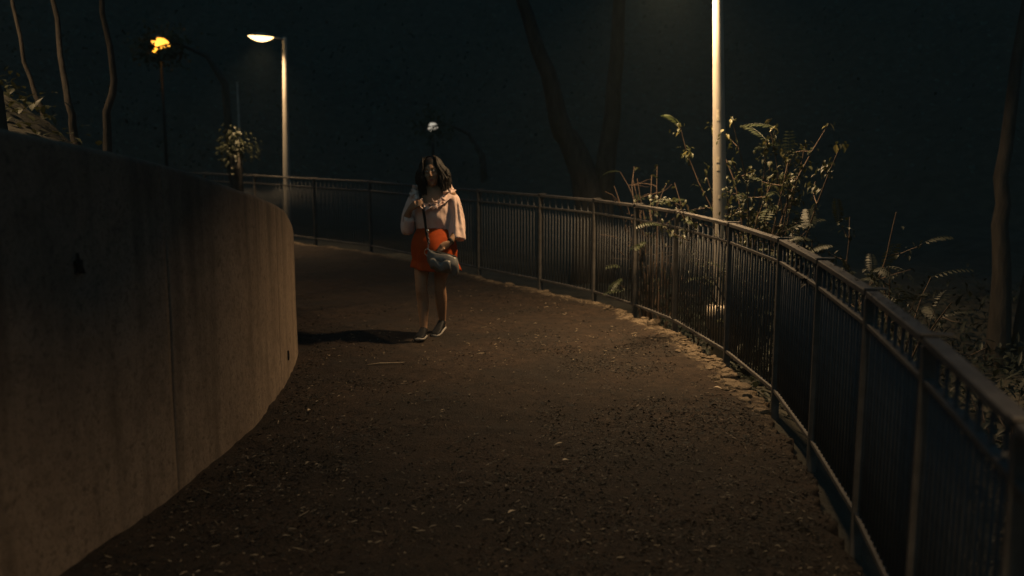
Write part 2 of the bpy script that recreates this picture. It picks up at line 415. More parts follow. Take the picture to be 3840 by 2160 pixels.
# ------------------------------------------------------------------ fence
POSTS = [(-.8,-3.0),(-.15,-1.55),(.43,-.5),(.78,.5),(1.02,1.3),(1.22,2.15),(1.42,3.12),(1.59,4.10),(1.72,5.17),(1.81,6.26),(1.75,7.47),(1.55,8.78),(1.28,9.64),(.93,10.48),(.35,11.39),(-.44,12.48),(-1.28,13.67),(-2.28,15.11),(-3.40,16.2),(-4.81,17.65),(-6.1,18.75),(-7.5,19.8)]
fence = tag(empty('fence', (0, 0, 0)), 'curving grey steel railing fence with close upright bars and flat top rail', 'fence')
FT = 1.14
post_me = MB().box((0, 0, (FT-.034-.36)/2), (.026, .052, FT-.034+.36), bev=.003).mesh('post'); post_me.materials.append(M['steel'])
cap_me = MB().box((0, .018, 0), (.034, .105, .008), bev=.002).mesh('post_cap'); cap_me.materials.append(M['steel'])
bar_s = MB().tube([(0,0,.112),(0,0,.972)], .0078, 8).mesh('bar', True); bar_l = MB().tube([(0,0,.112),(0,0,1.108)], .0078, 8).mesh('bar', True)
for m_ in (bar_s, bar_l): m_.materials.append(M['bar'])
bars = []; rail_tops = []
for i, (x, y) in enumerate(POSTS):
    a = np.array(POSTS[max(i-1, 0)]); b = np.array(POSTS[min(i+1, len(POSTS)-1)]); d = b-a; rz = math.atan2(d[1], d[0])
    o = link('post', post_me, None, fence); o.location = (x, y, 0); o.rotation_euler = (0, 0, rz)
    c = link('post_cap', cap_me, None, fence); c.location = (x, y, FT+.007); c.rotation_euler = (0, 0, rz+math.pi)
    if i == len(POSTS)-1: break
    p = np.array((x, y)); q = np.array(POSTS[i+1]); d = q-p; ln = float(np.hypot(*d)); rz = math.atan2(d[1], d[0]); mid = (p+q)/2
    for nm, w, h, z in (('top_rail', .056, .028, FT-.014), ('middle_rail', .038, .022, .985), ('bottom_rail', .040, .026, .098)):
        mb = MB().box((0, 0, 0), (ln-.034, w, h), bev=.003)
        o = mb.build(nm, M['steel'], fence); o.location = (mid[0], mid[1], z); o.rotation_euler = (0, 0, rz)
    rail_tops.append((p, q, rz))
    nb = max(6, int(round((ln-.05)/.0635)))
    for k in range(nb):
        f = (.04 + (ln-.08)*(k+.5)/nb)/ln; bars.append((p+d*f, k % 2, i))
vis = [b for b in bars if 5 <= b[2]]
vis.sort(key=lambda b: float(np.hypot(*b[0])))
for pt, odd, i in vis[:300]:
    o = link('bar', bar_l if odd else bar_s, None, fence); o.location = (pt[0], pt[1], 0)
mb = MB()
for pt, odd, i in [b for b in bars if b[2] < 5] + vis[300:]:
    mb.tube([(pt[0], pt[1], .112), (pt[0], pt[1], 1.108 if odd else .972)], .0078, 6)
tag(mb.build('far_bars', M['bar'], fence), kind='stuff')

# ------------------------------------------------------------------ lamp posts
def lamp_post(loc, rz, label, power, lens='lens', height=3.58, stickers=False, col=LAMP_COL, grp='lamp posts along the path', z0=-.36, spread=132, foot=-.1, lean=0.0):
    t = tag(empty('lamp_post', (loc[0], loc[1], loc[2]), rz), label, 'lamp post', grp)
    t.rotation_mode = 'QUATERNION'; t.rotation_quaternion = Quaternion((0, 1, 0), math.radians(lean)) @ Quaternion((0, 0, 1), rz)
    H = height
    MB().lathe([(.072, z0), (.070, 0), (.066, .9), (.056, 2.0), (.047, 2.9), (.042, H-.02), (.036, H+.01), (.0, H+.02)], 28).build('pole', M['pole'], t, True)
    MB().lathe([(.10, z0-.2), (.10, foot-.19), (.145, foot-.17), (.145, foot), (.135, foot+.03), (.074, foot+.045)], 20).build('footing', M['footing'], t, True)
    MB().tube([(0, 0, H-.03), (.14, 0, H-.012), (.27, 0, H-.008)], [.020, .017, .015], 10).build('arm', M['pole'], t, True)
    cx = .46
    MB().lathe([(.0, .062), (.06, .058), (.13, .042), (.20, .020), (.243, .004), (.244, -.006), (.235, -.006), (.0, .0)], 28, (cx, 0, H-.008), 1.0, .72).build('casing', M['shade'], t, True)
    MB().lathe([(.232, -.008), (.226, -.018), (.175, -.052), (.10, -.082), (.045, -.094), (.0, -.097)], 28, (cx, 0, H-.008), 1.0, .72).build('lens', M[lens], t, True)
    if stickers:
        for z, h, ang, w in ((2.02, .10, 1.05, .5), (1.62, .055, 1.0, .55), (1.545, .055, 1.0, .5), (1.28, .035, 1.15, .35)):
            mb = MB(); r = .0735 - .013*max(0, (z-.9))/1.1 + .0005; rg = []
            for zz in (z-h/2, z+h/2):
                rr = (.0665 - .0092*(zz-.9)) + .0012
                rg.append([(rr*math.cos(ang+w*(j/6-.5)), rr*math.sin(ang+w*(j/6-.5)), zz) for j in range(7)])
            mb.rings(rg, cap=False, close=False).build('sticker', M['sticker'], t)
    ld = bpy.data.lights.new('lamp_light', 'AREA'); ld.shape = 'ELLIPSE'; ld.size = .36; ld.size_y = .26; ld.energy = power; ld.color = col; ld.spread = math.radians(spread)
    lo = bpy.data.objects.new('lamp_light', ld); COL.objects.link(lo); lo.parent = t; lo.location = (cx, 0, H-.115)
    return t
lamp_post((1.978, 8.70, 0), math.radians(189), 'tall pale lamp post beside the leafy shrub, its head above the frame', LAMP_W*1.0, stickers=True, spread=138, foot=.22, lean=-2.6)
lamp_post((-4.13, 17.2, 0), math.radians(222), 'far lit lamp post with glowing oval head beyond the fence', LAMP_W*.36, spread=120, lean=1.3)
lamp_post((1.02, -.62, 0), math.radians(155), 'lamp post behind the viewer lighting the near wall', LAMP_W*.72, spread=130)
zb = float(ground_z(np.array([-6.2]), np.array([7.6]))[0])
lamp_post((-6.2, 7.6, zb), math.radians(200), 'lamp post on the bank left of the frame, lighting the undergrowth', LAMP_W*1.7, spread=96)

# far lamps seen through leaves
def far_lamp(loc, zg, label, lens, r, power, col):
    t = tag(empty('street_lamp', (loc[0], loc[1], zg)), label, 'street lamp')
    h = loc[2]-zg
    MB().lathe([(.05, -.5), (.04, h*.6), (.03, h-.12), (.03, h-r*.9)], 12)  .build('pole', M['strap'], t, True)
    MB().ball((0, 0, h), (r, r, r*.85), 18, 12).build('globe', M[lens], t, True)
    MB().lathe([(r*.5, h+r*.80), (r*.42, h+r*1.0), (.0, h+r*1.06)], 16).build('cap', M['shade'], t, True)
    if power:
        ld = bpy.data.lights.new('globe_light', 'POINT'); ld.energy = power; ld.color = col; ld.shadow_soft_size = r
        lo = bpy.data.objects.new('globe_light', ld); COL.objects.link(lo); lo.parent = t; lo.location = (0, -r*1.4, h)
    return t
SOD = (-9.12, 25.0, 4.18); WHT = (-2.50, 30.0, 2.18)
far_lamp(SOD, float(ground_z(np.array([SOD[0]]), np.array([SOD[1]]))[0]), 'distant orange street lamp glowing through leaves', 'sodium', .25, 2.5, (1, .42, .05))
far_lamp(WHT, min(1.0, float(ground_z(np.array([WHT[0]]), np.array([WHT[1]]))[0])), 'distant small whitish lamp glinting through leaves', 'white_l', .16, 0, (1, 1, 1))

# ------------------------------------------------------------------ vegetation helpers
def ovate(mb, base, d, up, ln, wd, fold=.25, curl=.3):
    d = Vector(d).normalized(); s = d.cross(Vector(up)); s = s.normalized() if s.length > 1e-4 else Vector((1,0,0)); n = s.cross(d)
    b = Vector(base); prof = [(0, .06), (.22, .75), (.48, 1.0), (.75, .62), (1.0, .02)]
    V = []
    for u, w in prof:
        c = b + d*(u*ln) - n*(curl*u*u*ln)
        V += [c - s*(w*wd/2) + n*(fold*w*wd/2), c, c + s*(w*wd/2) + n*(fold*w*wd/2)]
    F = []
    for i in range(4):
        for j in range(2): F.append((i*3+j, i*3+j+1, i*3+3+j+1, i*3+3+j))
    mb.add(V, F)
def frond(mb, base, d, ln, droop, npair, ll, r):
    d = Vector(d).normalized(); p = Vector(base); pts = []
    for i in range(npair+1):
        pts.append(p.copy()); d = (d + Vector((0, 0, -droop/npair))).normalized(); p = p + d*(ln/npair)
    mb.tube(pts, [.0028*(1-.7*i/npair) for i in range(npair+1)], 3, cap=False)
    for i in range(1, npair+1):
        t = (pts[i]-pts[i-1]).normalized(); s = t.cross(Vector((0, 0, 1))); s = s.normalized() if s.length > 1e-3 else Vector((1,0,0)); n = s.cross(t)
        sc = ll*(.65 + .5*math.sin(math.pi*i/(npair+1)))
        for sg in (-1, 1):
            q = (s*sg + t*.45 + Vector((0, 0, -.35-.25*r.random()))).normalized(); b = pts[i]; w = t*(sc*.16)
            e = b + q*sc
            mb.add([b - w*.4, b + q*sc*.5 - w, e, b + q*sc*.5 + w], [(0, 1, 2, 3)])
def wander(p, d, ln, n, jit, grav, r):
    p = Vector(p); d = Vector(d).normalized(); out = [p.copy()]
    for i in range(n):
        d = (d + Vector((r.gauss(0, jit), r.gauss(0, jit), r.gauss(0, jit)+grav))).normalized(); p = p + d*(ln/n); out.append(p.copy())
    return out
def gz(x, y): return float(ground_z(np.array([x]), np.array([y]))[0])

# tall leafy shrub beside the near lamp post
def leafy_shrub(loc, r, label, nst, hgt, spread, nleaf, nfr, npick, dirs=None, ymat='ylw_leaf', fmat='frond', lmat='leaf'):
    t = tag(empty('shrub', loc), label, 'shrub')
    st = MB(); tips = []; mids = []
    for i in range(nst):
        a = r.uniform(0, 6.28); lean = r.uniform(.05, 1)*spread
        d = (math.cos(a)*lean, math.sin(a)*lean*.8, 1) if dirs is None else dirs[i % len(dirs)]
        h = hgt*r.uniform(.55, 1.0)
        pl = wander((r.gauss(0, .05), r.gauss(0, .05), -.12), d, h, 9, .09, .015, r)
        st.tube(pl, [.011*(1-.75*k/9)+.0016 for k in range(10)], 5, cap=False); tips.append((pl[-1], pl[-1]-pl[-2])); mids += pl[3:]
        for k in range(3, 9):
            if r.random() < .75:
                dd = Vector((r.gauss(0, 1), r.gauss(0, .8), r.uniform(.1, .9)))
                tw = wander(pl[k], dd, r.uniform(.12, .38), 5, .15, .0, r)
                st.tube(tw, [.0045*(1-.7*m_/5)+.0008 for m_ in range(6)], 4, cap=False); tips.append((tw[-1], tw[-1]-tw[-2])); mids += tw[2:]
    st.build('stems', M['stem'], t, True)
    fo = MB()
    for i in range(nleaf):
        p = r.choice(mids) + Vector((r.gauss(0, .03), r.gauss(0, .03), r.gauss(0, .03)))
        ovate(fo, p, (r.gauss(0, 1), r.gauss(0, 1), -.7 + r.gauss(0, .4)), (0, 0, 1), r.uniform(.025, .062), r.uniform(.016, .036), .3, r.uniform(0, .6))
    if nleaf: tag(fo.build('foliage', M[lmat], t, False), kind='stuff')
    fr = MB()
    for i in range(nfr):
        p, d = r.choice(tips)
        d = Vector(d).normalized()*.6 + Vector((r.gauss(0, .7), r.gauss(0, .7), .25))
        frond(fr, p, d, r.uniform(.18, .34), r.uniform(.5, 1.4), r.randint(9, 13), r.uniform(.045, .075), r)
    if nfr: tag(fr.build('fronds', M[fmat], t, False), kind='stuff')
    tips.sort(key=lambda q: -q[0].z)
    for i in range(npick):
        p, d = tips[(i//2) % len(tips)]
        lf = MB(); ovate(lf, (0, 0, 0), (r.gauss(0, .8), r.gauss(0, .8), -.55 + r.gauss(0, .35)), (0, 0, 1), r.uniform(.05, .085), r.uniform(.03, .05), .3, r.uniform(.1, .6))
        o = lf.build('leaf', M[ymat if i < npick*.6 else 'leaf'], t); o.location = p + Vector((r.gauss(0, .025), r.gauss(0, .025), r.gauss(0, .02)))
    return t
leafy_shrub((2.22, 8.62, gz(2.22, 8.62)), random.Random(21), 'tall leafy shrub with yellow-green top leaves right beside the pale lamp post', 24, 2.6, .25, 3300, 34, 50)
leafy_shrub((1.50, 9.95, gz(1.50, 9.95)), random.Random(5), 'fan of cut reddish stems with few fronds left of the pale lamp post', 18, 2.15, .42, 30, 14, 6, ymat='leaf')
leafy_shrub((1.92, 9.15, gz(1.92, 9.15)), random.Random(15), 'thin twiggy shrub directly behind the pale lamp post', 5, 1.75, .30, 40, 3, 4)
leafy_shrub((2.85, 8.0, gz(2.85, 8.0)), random.Random(31), 'dim feathery shrub just right of the leafy shrub by the lamp post', 10, 1.75, .42, 420, 60, 0, fmat='shaded_frond', lmat='shaded_frond')
leafy_shrub((2.95, 7.0, gz(2.95, 7.0)), random.Random(33), 'low dark feathery bush behind the near fence rail', 14, 1.5, .6, 420, 50, 0, fmat='shaded_frond', lmat='shaded_frond')
leafy_shrub((3.1, 5.6, gz(3.1, 5.6)), random.Random(35), 'low dark weed clump at right edge behind the fence', 10, .75, .9, 160, 12, 0, fmat='shaded_frond', lmat='shaded_frond')

# ivy-clad stump beyond the far fence
r = random.Random(41); x0, y0 = -4.95, 17.0; zg = gz(x0, y0)
t = tag(empty('stump', (x0, y0, zg)), 'leafy ivy-topped stump left of the far lit lamp post', 'stump')
MB().tube(wander((0, 0, -.2), (0, 0, 1), 1.75-zg, 7, .05, .05, r), [.15, .13, .12, .11, .11, .12, .13, .10], 10).build('trunk', M['bark'], t, True)
fo = MB()
for i in range(420):
    a = r.random()*6.28; rr = r.random()**.6*(.30+.16*math.sin(a*3+1)); h = r.gauss(1.74-zg, .13) - (.25*r.random() if r.random() < .25 else 0)
    ovate(fo, (math.cos(a)*rr, math.sin(a)*rr, h - rr*.5*r.random()), (math.cos(a), math.sin(a), -.5+r.gauss(0, .4)), (0, 0, 1), r.uniform(.05, .09), r.uniform(.04, .07), .2, .3)
tag(fo.build('foliage', M['leaf'], t), kind='stuff')

# ------------------------------------------------------------------ trees
def tree(loc, limbs, label, crown_c, crown_r, nleaf, r, group='trees in the dark park'):
    t = tag(empty('tree', loc), label, 'tree', group)
    mb = MB()
    for pts, ra, rb in limbs:
        P = catmull(pts, 14); n = len(P)
        P = P + np.array([[r.gauss(0, .012) for _ in range(3)] for _ in range(n)])
        mb.tube([tuple(q) for q in P], [ra+(rb-ra)*(k/(n-1))**.8*1.0 + (ra*.45*max(0, 1-k/2.5)) for k in range(n)], 12)
    mb.build('trunk', M['bark'], t, True)
    fo = MB()
    for i in range(nleaf):
        v = Vector((r.gauss(0, 1), r.gauss(0, 1), r.gauss(0, 1))); v = v.normalized()*r.random()**.4
        p = Vector(crown_c) + Vector((v.x*crown_r[0], v.y*crown_r[1], v.z*crown_r[2]))
        ovate(fo, p, (r.gauss(0, 1), r.gauss(0, 1), r.gauss(-.3, .7)), (0, 0, 1), r.uniform(.14, .26), r.uniform(.09, .15), .2, .3)
    tag(fo.build('crown', M['wood'], t), kind='stuff')
    return t
r = random.Random(51)
z1 = gz(1.2, 14)
tree((1.2, 14, z1), [([(0,0,-.3),(-.05,0,.9-z1),(-.30,0,1.7-z1),(-.50,0,2.0-z1),(-.62,0,2.6-z1),(-.95,0,3.5-z1),(-1.5,.2,5-z1)], .26, .07),
                     ([(.1,.05,-.3),(.15,.05,1.0-z1),(.25,.1,1.9-z1),(.32,.1,2.9-z1),(.4,.1,4.2-z1),(.7,.3,6-z1)], .20, .06)],
     'big forked tree standing behind the middle of the fence', (0, .8, 7.2-z1), (3.0, 2.4, 1.8), 1500, r)
z2 = gz(4.78, 9.0)
tree((4.78, 9.0, z2), [([(0,0,-.3),(-.05,0,.6-z2),(-.10,0,1.3-z2),(-.02,.1,2.4-z2),(.3,.4,4.5-z2)], .105, .04), ([(.22,.05,-.3),(.22,.05,.3-z2),(.35,.1,1.0-z2),(.8,.3,2.6-z2)], .06, .025)],
     'slim twin-stemmed tree at the right edge of the dark slope', (.5, .8, 5.2-z2), (1.8, 1.8, 1.2), 800, r)
def slope_tree(x, y, pts, ra, rb, label, cz, n=700):
    z = gz(x, y); return tree((x, y, z), [([(a, b, c-z) for a, b, c in pts], ra, rb)], label, (pts[-1][0], pts[-1][1], cz-z), (1.6, 1.6, 1.0), n, r)
slope_tree(-3.86, 9.0, [(0,0,1.2),(0.0,0,1.8),(.10,0,2.25),(.09,.05,2.6),(.04,.1,3.1),(.0,.2,4.6)], .045, .02, 'slender pale leaning tree rising behind the wall', 5.6)
slope_tree(-4.10, 9.0, [(0,0,1.3),(-.02,0,1.86),(-.10,0,2.2),(-.3,.3,3.2),(-.5,.5,4.6)], .05, .015, 'short thick leaning trunk behind the wall, left of the slender tree', 5.6)
slope_tree(-3.42, 6.4, [(0,0,1.2),(0,0,1.9),(-.03,0,2.3),(-.06,.1,3.0),(-.1,.2,4.6)], .035, .02, 'dark straight trunk at the far left edge above the wall', 5.4)
slope_tree(-4.62, 9.4, [(0,0,1.4),(-.0,0,2.0),(-.06,0,2.3),(-.2,0,3.0),(-.4,.3,4.6)], .03, .015, 'thin crooked sapling at the left edge in the lit undergrowth', 5.4)
# branches of leaves hanging in front of the far lamps
def spray(c, sx, sz, n, label, r, parent_h, holes):
    x, y, zc = c; zg_ = gz(x, y)
    t = tag(empty('tree', (x, y, zg_)), label, 'tree')
    MB().tube([(1.6, .3, -.3), (1.5, .3, zc-zg_-.9), (1.1, .2, zc-zg_-.2), (.4, .0, zc-zg_+.1), (-.3, 0, zc-zg_-.05)], [.12, .10, .07, .03, .01], 8).build('trunk', M['bark'], t, True)
    fo = MB()
    for i in range(n):
        u, w = r.gauss(0, sx), r.gauss(0, sz)
        if any((u-hx)**2+(w-hz)**2 < (hr+.055)**2 for hx, hz, hr in holes): continue
        ovate(fo, (u, r.uniform(-.25, .25), zc-zg_+w), (r.gauss(0, 1), r.gauss(0, .5), r.gauss(-.4, .7)), (0, -1, .3), r.uniform(.07, .13), r.uniform(.05, .09), .2, .3)
    tag(fo.build('crown', M['leaf'], t), kind='stuff')
spray((SOD[0]*.965, SOD[1]*.965, 4.08),   .30, .19, 900, 'leafy branch veiling the orange street lamp', random.Random(61), 0, [(-.03, .09, .115), (.18, .10, .075), (-.01, .27, .085), (-.15, -.07, .06)])
spray((WHT[0]*.97, WHT[1]*.97, 2.18), .30, .22, 330, 'leafy branch veiling the small white lamp', random.Random(62), 0, [(-.03, .05, .06), (.10, .06, .04), (-.10, -.07, .04)])
x, y = -5.5, 19.2; z = gz(x, y)
t = tag(empty('thin_pole', (x, y, z)), 'thin dark bare pole rising behind the ivy-topped stump', 'pole')
MB().tube([(0, 0, -.3), (0, 0, 2.9-z)], [.03, .022], 8).build('shaft', M['shade'], t, True); MB().ball((0, 0, 2.92-z), (.03, .03, .02), 8, 6).build('cap', M['shade'], t, True)

# woodland mass on the surrounding slopes, and scrub on the left bank
r = random.Random(71); nr = np.random.RandomState(71)
NW = 70000; pts = np.stack([nr.uniform(0, 2*math.pi, NW), 20 + 26*nr.rand(NW), nr.rand(NW)**1.2*6.0], 1)
wx = -1+np.cos(pts[:,0])*pts[:,1]; wy = 8+np.sin(pts[:,0])*pts[:,1]; wz = ground_z(wx, wy) + pts[:,2]*(.5+.5*vnoise(np.stack([wx*.3, wy*.3, wx*0], 1)))
mb = MB()
for x, y, z in zip(wx, wy, wz):
    if y < -8: continue
    s = r.uniform(.035, .10); u = Vector((r.gauss(0,1), r.gauss(0,1), r.gauss(0,1))).normalized(); w = u.orthogonal().normalized()
    c = Vector((x, y, z)); mb.add([c-u*s, c+w*s*.5, c+u*s, c-w*s*.5], [(0,1,2,3)])
tag(mb.build('woodland', M['wood']), 'dark mass of trees on the surrounding slopes', 'woodland', kind='stuff')
mb = MB()
ux = nr.uniform(-8, -3.2, 2600); uy = nr.uniform(6.5, 13.5, 2600); uz = ground_z(ux, uy)
for x, y, z in zip(ux, uy, uz):
    if r.random() > .35 + .5*math.sin(x*2.1+y*1.3)**2: continue
    ovate(mb, (x, y, z + abs(r.gauss(0, .16))), (r.gauss(0,1), r.gauss(0,1), r.gauss(.2,.5)), (0,0,1), r.uniform(.05,.12), r.uniform(.03,.07), .2, .3)
tag(mb.build('undergrowth', M['leaf']), 'low leafy undergrowth on the left bank above the wall', 'undergrowth', kind='stuff')
mb = MB()
ux = 1.6 + 5.4*nr.rand(11000)**1.3; uy = nr.uniform(1.0, 12, 11000); uz = ground_z(ux, uy); ud, us, _ = dist_side(ux, uy, R)
for x, y, z, d_, s_ in zip(ux, uy, uz, ud, us):
    if s_ < 0 or d_ < .25: continue
    ovate(mb, (x, y, z + abs(r.gauss(0, .16))), (r.gauss(0,1), r.gauss(0,1), r.gauss(.7,.5)), (0,0,1), r.uniform(.05,.16), r.uniform(.02,.055), .2, .3)
tag(mb.build('ground_cover', M['shaded_frond']), 'dark weeds covering the slope outside the fence', 'ground cover', kind='stuff')  # weeds thickened and darkened so the slope reads as unlit

# ------------------------------------------------------------------ litter on the path
def flat_leaf(mb, x, y, z, ln, wd, r, tilt=.35):
    a = r.random()*6.28; d = Vector((math.cos(a), math.sin(a), r.gauss(0, tilt*.6))); s = Vector((-math.sin(a), math.cos(a), r.gauss(0, tilt)))
    c = Vector((x, y, z + wd*.22)); lift = r.uniform(.0, .35)*wd
    V = [c-d*ln/2, c-s*wd/2+Vector((0,0,lift)), c+d*ln/2, c+s*wd/2+Vector((0,0,lift)), c]
    mb.add(V, [(0,1,4),(1,2,4),(2,3,4),(3,0,4)])
r = random.Random(81); nr = np.random.RandomState(81)
nL = 52000
ks = nr.randint(95, 400, nL); ks = np.where(nr.rand(nL) < .55, nr.randint(108, 250, nL), ks); ts = nr.rand(nL)
lp = L[ks]*(1-ts)[:,None] + Rin[ks]*ts[:,None]
lp += nr.randn(nL, 2)*.03
cl = vnoise(np.c_[lp*1.5, lp[:,:1]*0+4])*.55 + vnoise(np.c_[lp*4.2, lp[:,:1]*0+8])*.45
den = np.clip(.30 + cl*1.15 + .45*np.abs(ts-.47) + np.clip((6.2-lp[:,1])*.10, -.15, .30), .04, 1)
keep = (nr.rand(nL) < den) & (ts > .015) & (ts < .99)
lz = .018*vnoise(np.c_[lp*1.6, lp[:,:1]*0]) + .010*vnoise(np.c_[lp*5.5, lp[:,:1]*0+3]) + .006*vnoise(np.c_[lp*14, lp[:,:1]*0+6])
a, b = MB(), MB()
for (x, y), z in zip(lp[keep], lz[keep]):
    q = r.random()
    if q < .86: flat_leaf(a, x, y, z, r.uniform(.010, .024) + .026*r.random()**4, r.uniform(.006, .016), r)
    else: flat_leaf(b, x, y, z, r.uniform(.010, .026) + .026*r.random()**4, r.uniform(.006, .014), r)
tag(a.build('leaf_litter', M['dark_leaf']), 'dark rotting leaf litter scattered over the path', 'leaf litter', kind='stuff')
tag(b.build('dry_leaves', M['dry_leaf']), 'small dry brown leaf scraps scattered over the path', 'leaf litter', kind='stuff')
mb = MB()
for i in range(1000):
    k = int(r.triangular(105, 330, 135)); tq = r.uniform(.03, .97); x, y = path_pt(k, tq); z = path_z(x, y)
    an = r.random()*6.28; ln = r.uniform(.004, .018)*(1 if r.random() < .9 else 2.2); d = Vector((math.cos(an), math.sin(an), r.gauss(0, .18)))
    c = Vector((x, y, z+.009)); mb.tube([c-d*ln, c+Vector((r.gauss(0,.004), r.gauss(0,.004), .002)), c+d*ln], [.0012, .0030, .0012], 3, cap=False)
tag(mb.build('twig_litter', M['twig']), 'pale straws and twig bits scattered over the path', 'twigs', kind='stuff')
mb = MB(); mb.tube([(-1.155, 7.33, .015), (-1.06, 7.36, .02), (-.95, 7.385, .016), (-.87, 7.42, .014)], [.004, .0055, .005, .003], 6)
tag(mb.build('stick', M['twig']), 'long pale stick lying on the path in front of the walking woman', 'stick')
for (x, y, ln, wd), lb in (((.30, 5.35, .055, .02), 'bright bleached leaf in the middle of the path'), ((.28, 5.0, .04, .022), 'curled pale leaf just in front of the bright bleached one'), ((-.02, 4.28, .05, .018), 'pale pointed leaf low in the middle foreground'), ((-1.36, 6.05, .05, .03), 'tan leaf on the path close to the wall foot'), ((1.46, 6.6, .06, .03), 'tan leaf on the path near the fence foot')):
    mb = MB(); ovate(mb, (x, y, path_z(x, y)+.018), (r.gauss(0,1), r.gauss(0,.5), .15), (0,0,1), ln, wd, .5, .3)
    tag(mb.build('fallen_leaf', M['pale']), lb, 'leaf', 'pale fallen leaves on the path')
# scraps of leaf lying on the rails
mb = MB()
for i, (p, q, rz) in enumerate(rail_tops):
    if i < 6 or i > 13: continue
    for k in range(26 if i < 11 else 12):
        f = r.uniform(.06, .94); c = p+(q-p)*f; off = r.uniform(-.03, .03); n = np.array([-math.sin(rz), math.cos(rz)])
        zt = FT+.002 if r.random() < .72 else 1.0
        if zt == 1.0: off *= .6
        flat_leaf(mb, c[0]+n[0]*off, c[1]+n[1]*off, zt, r.uniform(.008, .032), r.uniform(.005, .014), r, .25)
tag(mb.build('rail_litter', M['dark_leaf']), 'dark leaf scraps lying along the fence rails', 'leaf litter', kind='stuff')
# vines on the fence
def vine(pts, label, nl, r, mat='leaf'):
    t = tag(empty('vine', pts[0]), label, 'vine'); o = Vector(pts[0]); P = [Vector(q)-o for q in catmull(pts, 12)]
    MB().tube(P, [.004*(1-.6*k/11) for k in range(12)], 5).build('stem', M['stem'], t, True)
    for i in range(nl):
        lf = MB(); ovate(lf, (0,0,0), (r.gauss(0,1), r.gauss(0,1), r.gauss(-.4,.5)), (0,0,1), r.uniform(.03,.055), r.uniform(.02,.035), .3, .4)
        u = lf.build('leaf', M[mat], t); u.location = r.choice(P) + Vector((r.gauss(0,.02), r.gauss(0,.02), r.gauss(0,.02)))
vine([(1.36, 9.72, -.2), (1.38, 9.70, .3), (1.36, 9.66, .62), (1.40, 9.62, .82)], 'leafy vine climbing behind the bars left of the lamp', 26, r)
vine([(1.86, 5.95, 1.12), (1.82, 5.9, 1.06), (1.79, 5.75, 1.01), (1.77, 5.55, 1.02), (1.70, 5.38, .98)], 'small leafy twig lying over the middle rail', 24, r, 'dark_leaf')
vine([(2.3, 6.9, .9), (2.05, 6.6, 1.12), (1.86, 6.35, 1.19), (1.70, 6.2, 1.15)], 'bare twig poking over the top rail', 4, r, 'dark_leaf')

# ------------------------------------------------------------------ the walking woman (faces the viewer, -Y)
PER = (-.72, 8.52, 0)
person = tag(empty('person', PER, math.radians(-10)), 'dark-haired person in pink ruffled blouse and orange skirt walking towards the viewer', 'person')
def limb(mb, pts, rad, n=14): mb.tube(catmull(pts, 4*len(pts)-3), [tuple(q) for q in catmull([(q if hasattr(q, '__len__') else (q, q)) for q in rad], 4*len(rad)-3)], n)
B = MB()
# legs: her right leg (image left) leads, left leg trails
limb(B, [(-.072,.0,.90),(-.090,-.04,.72),(-.088,-.105,.48),(-.082,-.075,.34),(-.072,-.105,.10),(-.070,-.115,.05)], [.074,.080,.054,.055,.034,.036])
limb(B, [(.072,.01,.90),(.078,.015,.72),(.060,.010,.48),(.050,.075,.33),(.036,.165,.12),(.036,.170,.06)], [.074,.080,.054,.055,.034,.036])
# torso and neck
limb(B, [(0,.01,.84),(0,.015,.93),(0,.005,1.04),(0,-.005,1.18),(0,.005,1.30),(0,.02,1.375)], [(.145,.105),(.148,.105),(.112,.088),(.135,.105),(.150,.085),(.07,.05)], 18)
limb(B, [(0,.025,1.33),(0,.010,1.40),(0,.0,1.46)], [.056,.050,.052])
# arms
limb(B, [(.165,.01,1.325),(.195,.03,1.19),(.222,.050,1.055),(.215,-.05,.95),(.185,-.125,.885)], [.047,.043,.036,.034,.025])
limb(B, [(-.165,.01,1.325),(-.205,.015,1.17),(-.245,.01,1.03),(-.215,-.085,1.11),(-.165,-.150,1.185)], [.047,.043,.036,.034,.025])
# head, turned a little
HR = Matrix.Rotation(math.radians(-7), 3, 'Y') @ Matrix.Rotation(math.radians(6), 3, 'Z')
HC = Vector((.0, -.015, 1.505))
def hp(x, y, z): return HC + HR @ Vector((x, y, z))
B.ball(hp(0, .008, .022), (.074, .092, .096), 20, 14, HR); B.ball(hp(0, -.028, -.048), (.056, .060, .066), 16, 12, HR)
B.ball(hp(0, -.062, -.098), (.022, .020, .018), 10, 8, HR)                         # chin
limb(B, [hp(0, -.082, .012), hp(0, -.098, -.018), hp(0, -.092, -.034)], [.008, .012, .010], 8)  # nose
B.ball(hp(.012, -.088, -.032), .009, 8, 6); B.ball(hp(-.012, -.088, -.032), .009, 8, 6)
for sx in (-1, 1):
    B.ball(hp(sx*.040, -.055, -.022), (.022, .022, .020), 10, 8); B.ball(hp(sx*.073, .012, -.008), (.010, .020, .032), 10, 8, HR)
    B.ball(hp(sx*.028, -.074, .030), (.022, .010, .007), 10, 6, HR)                # brow
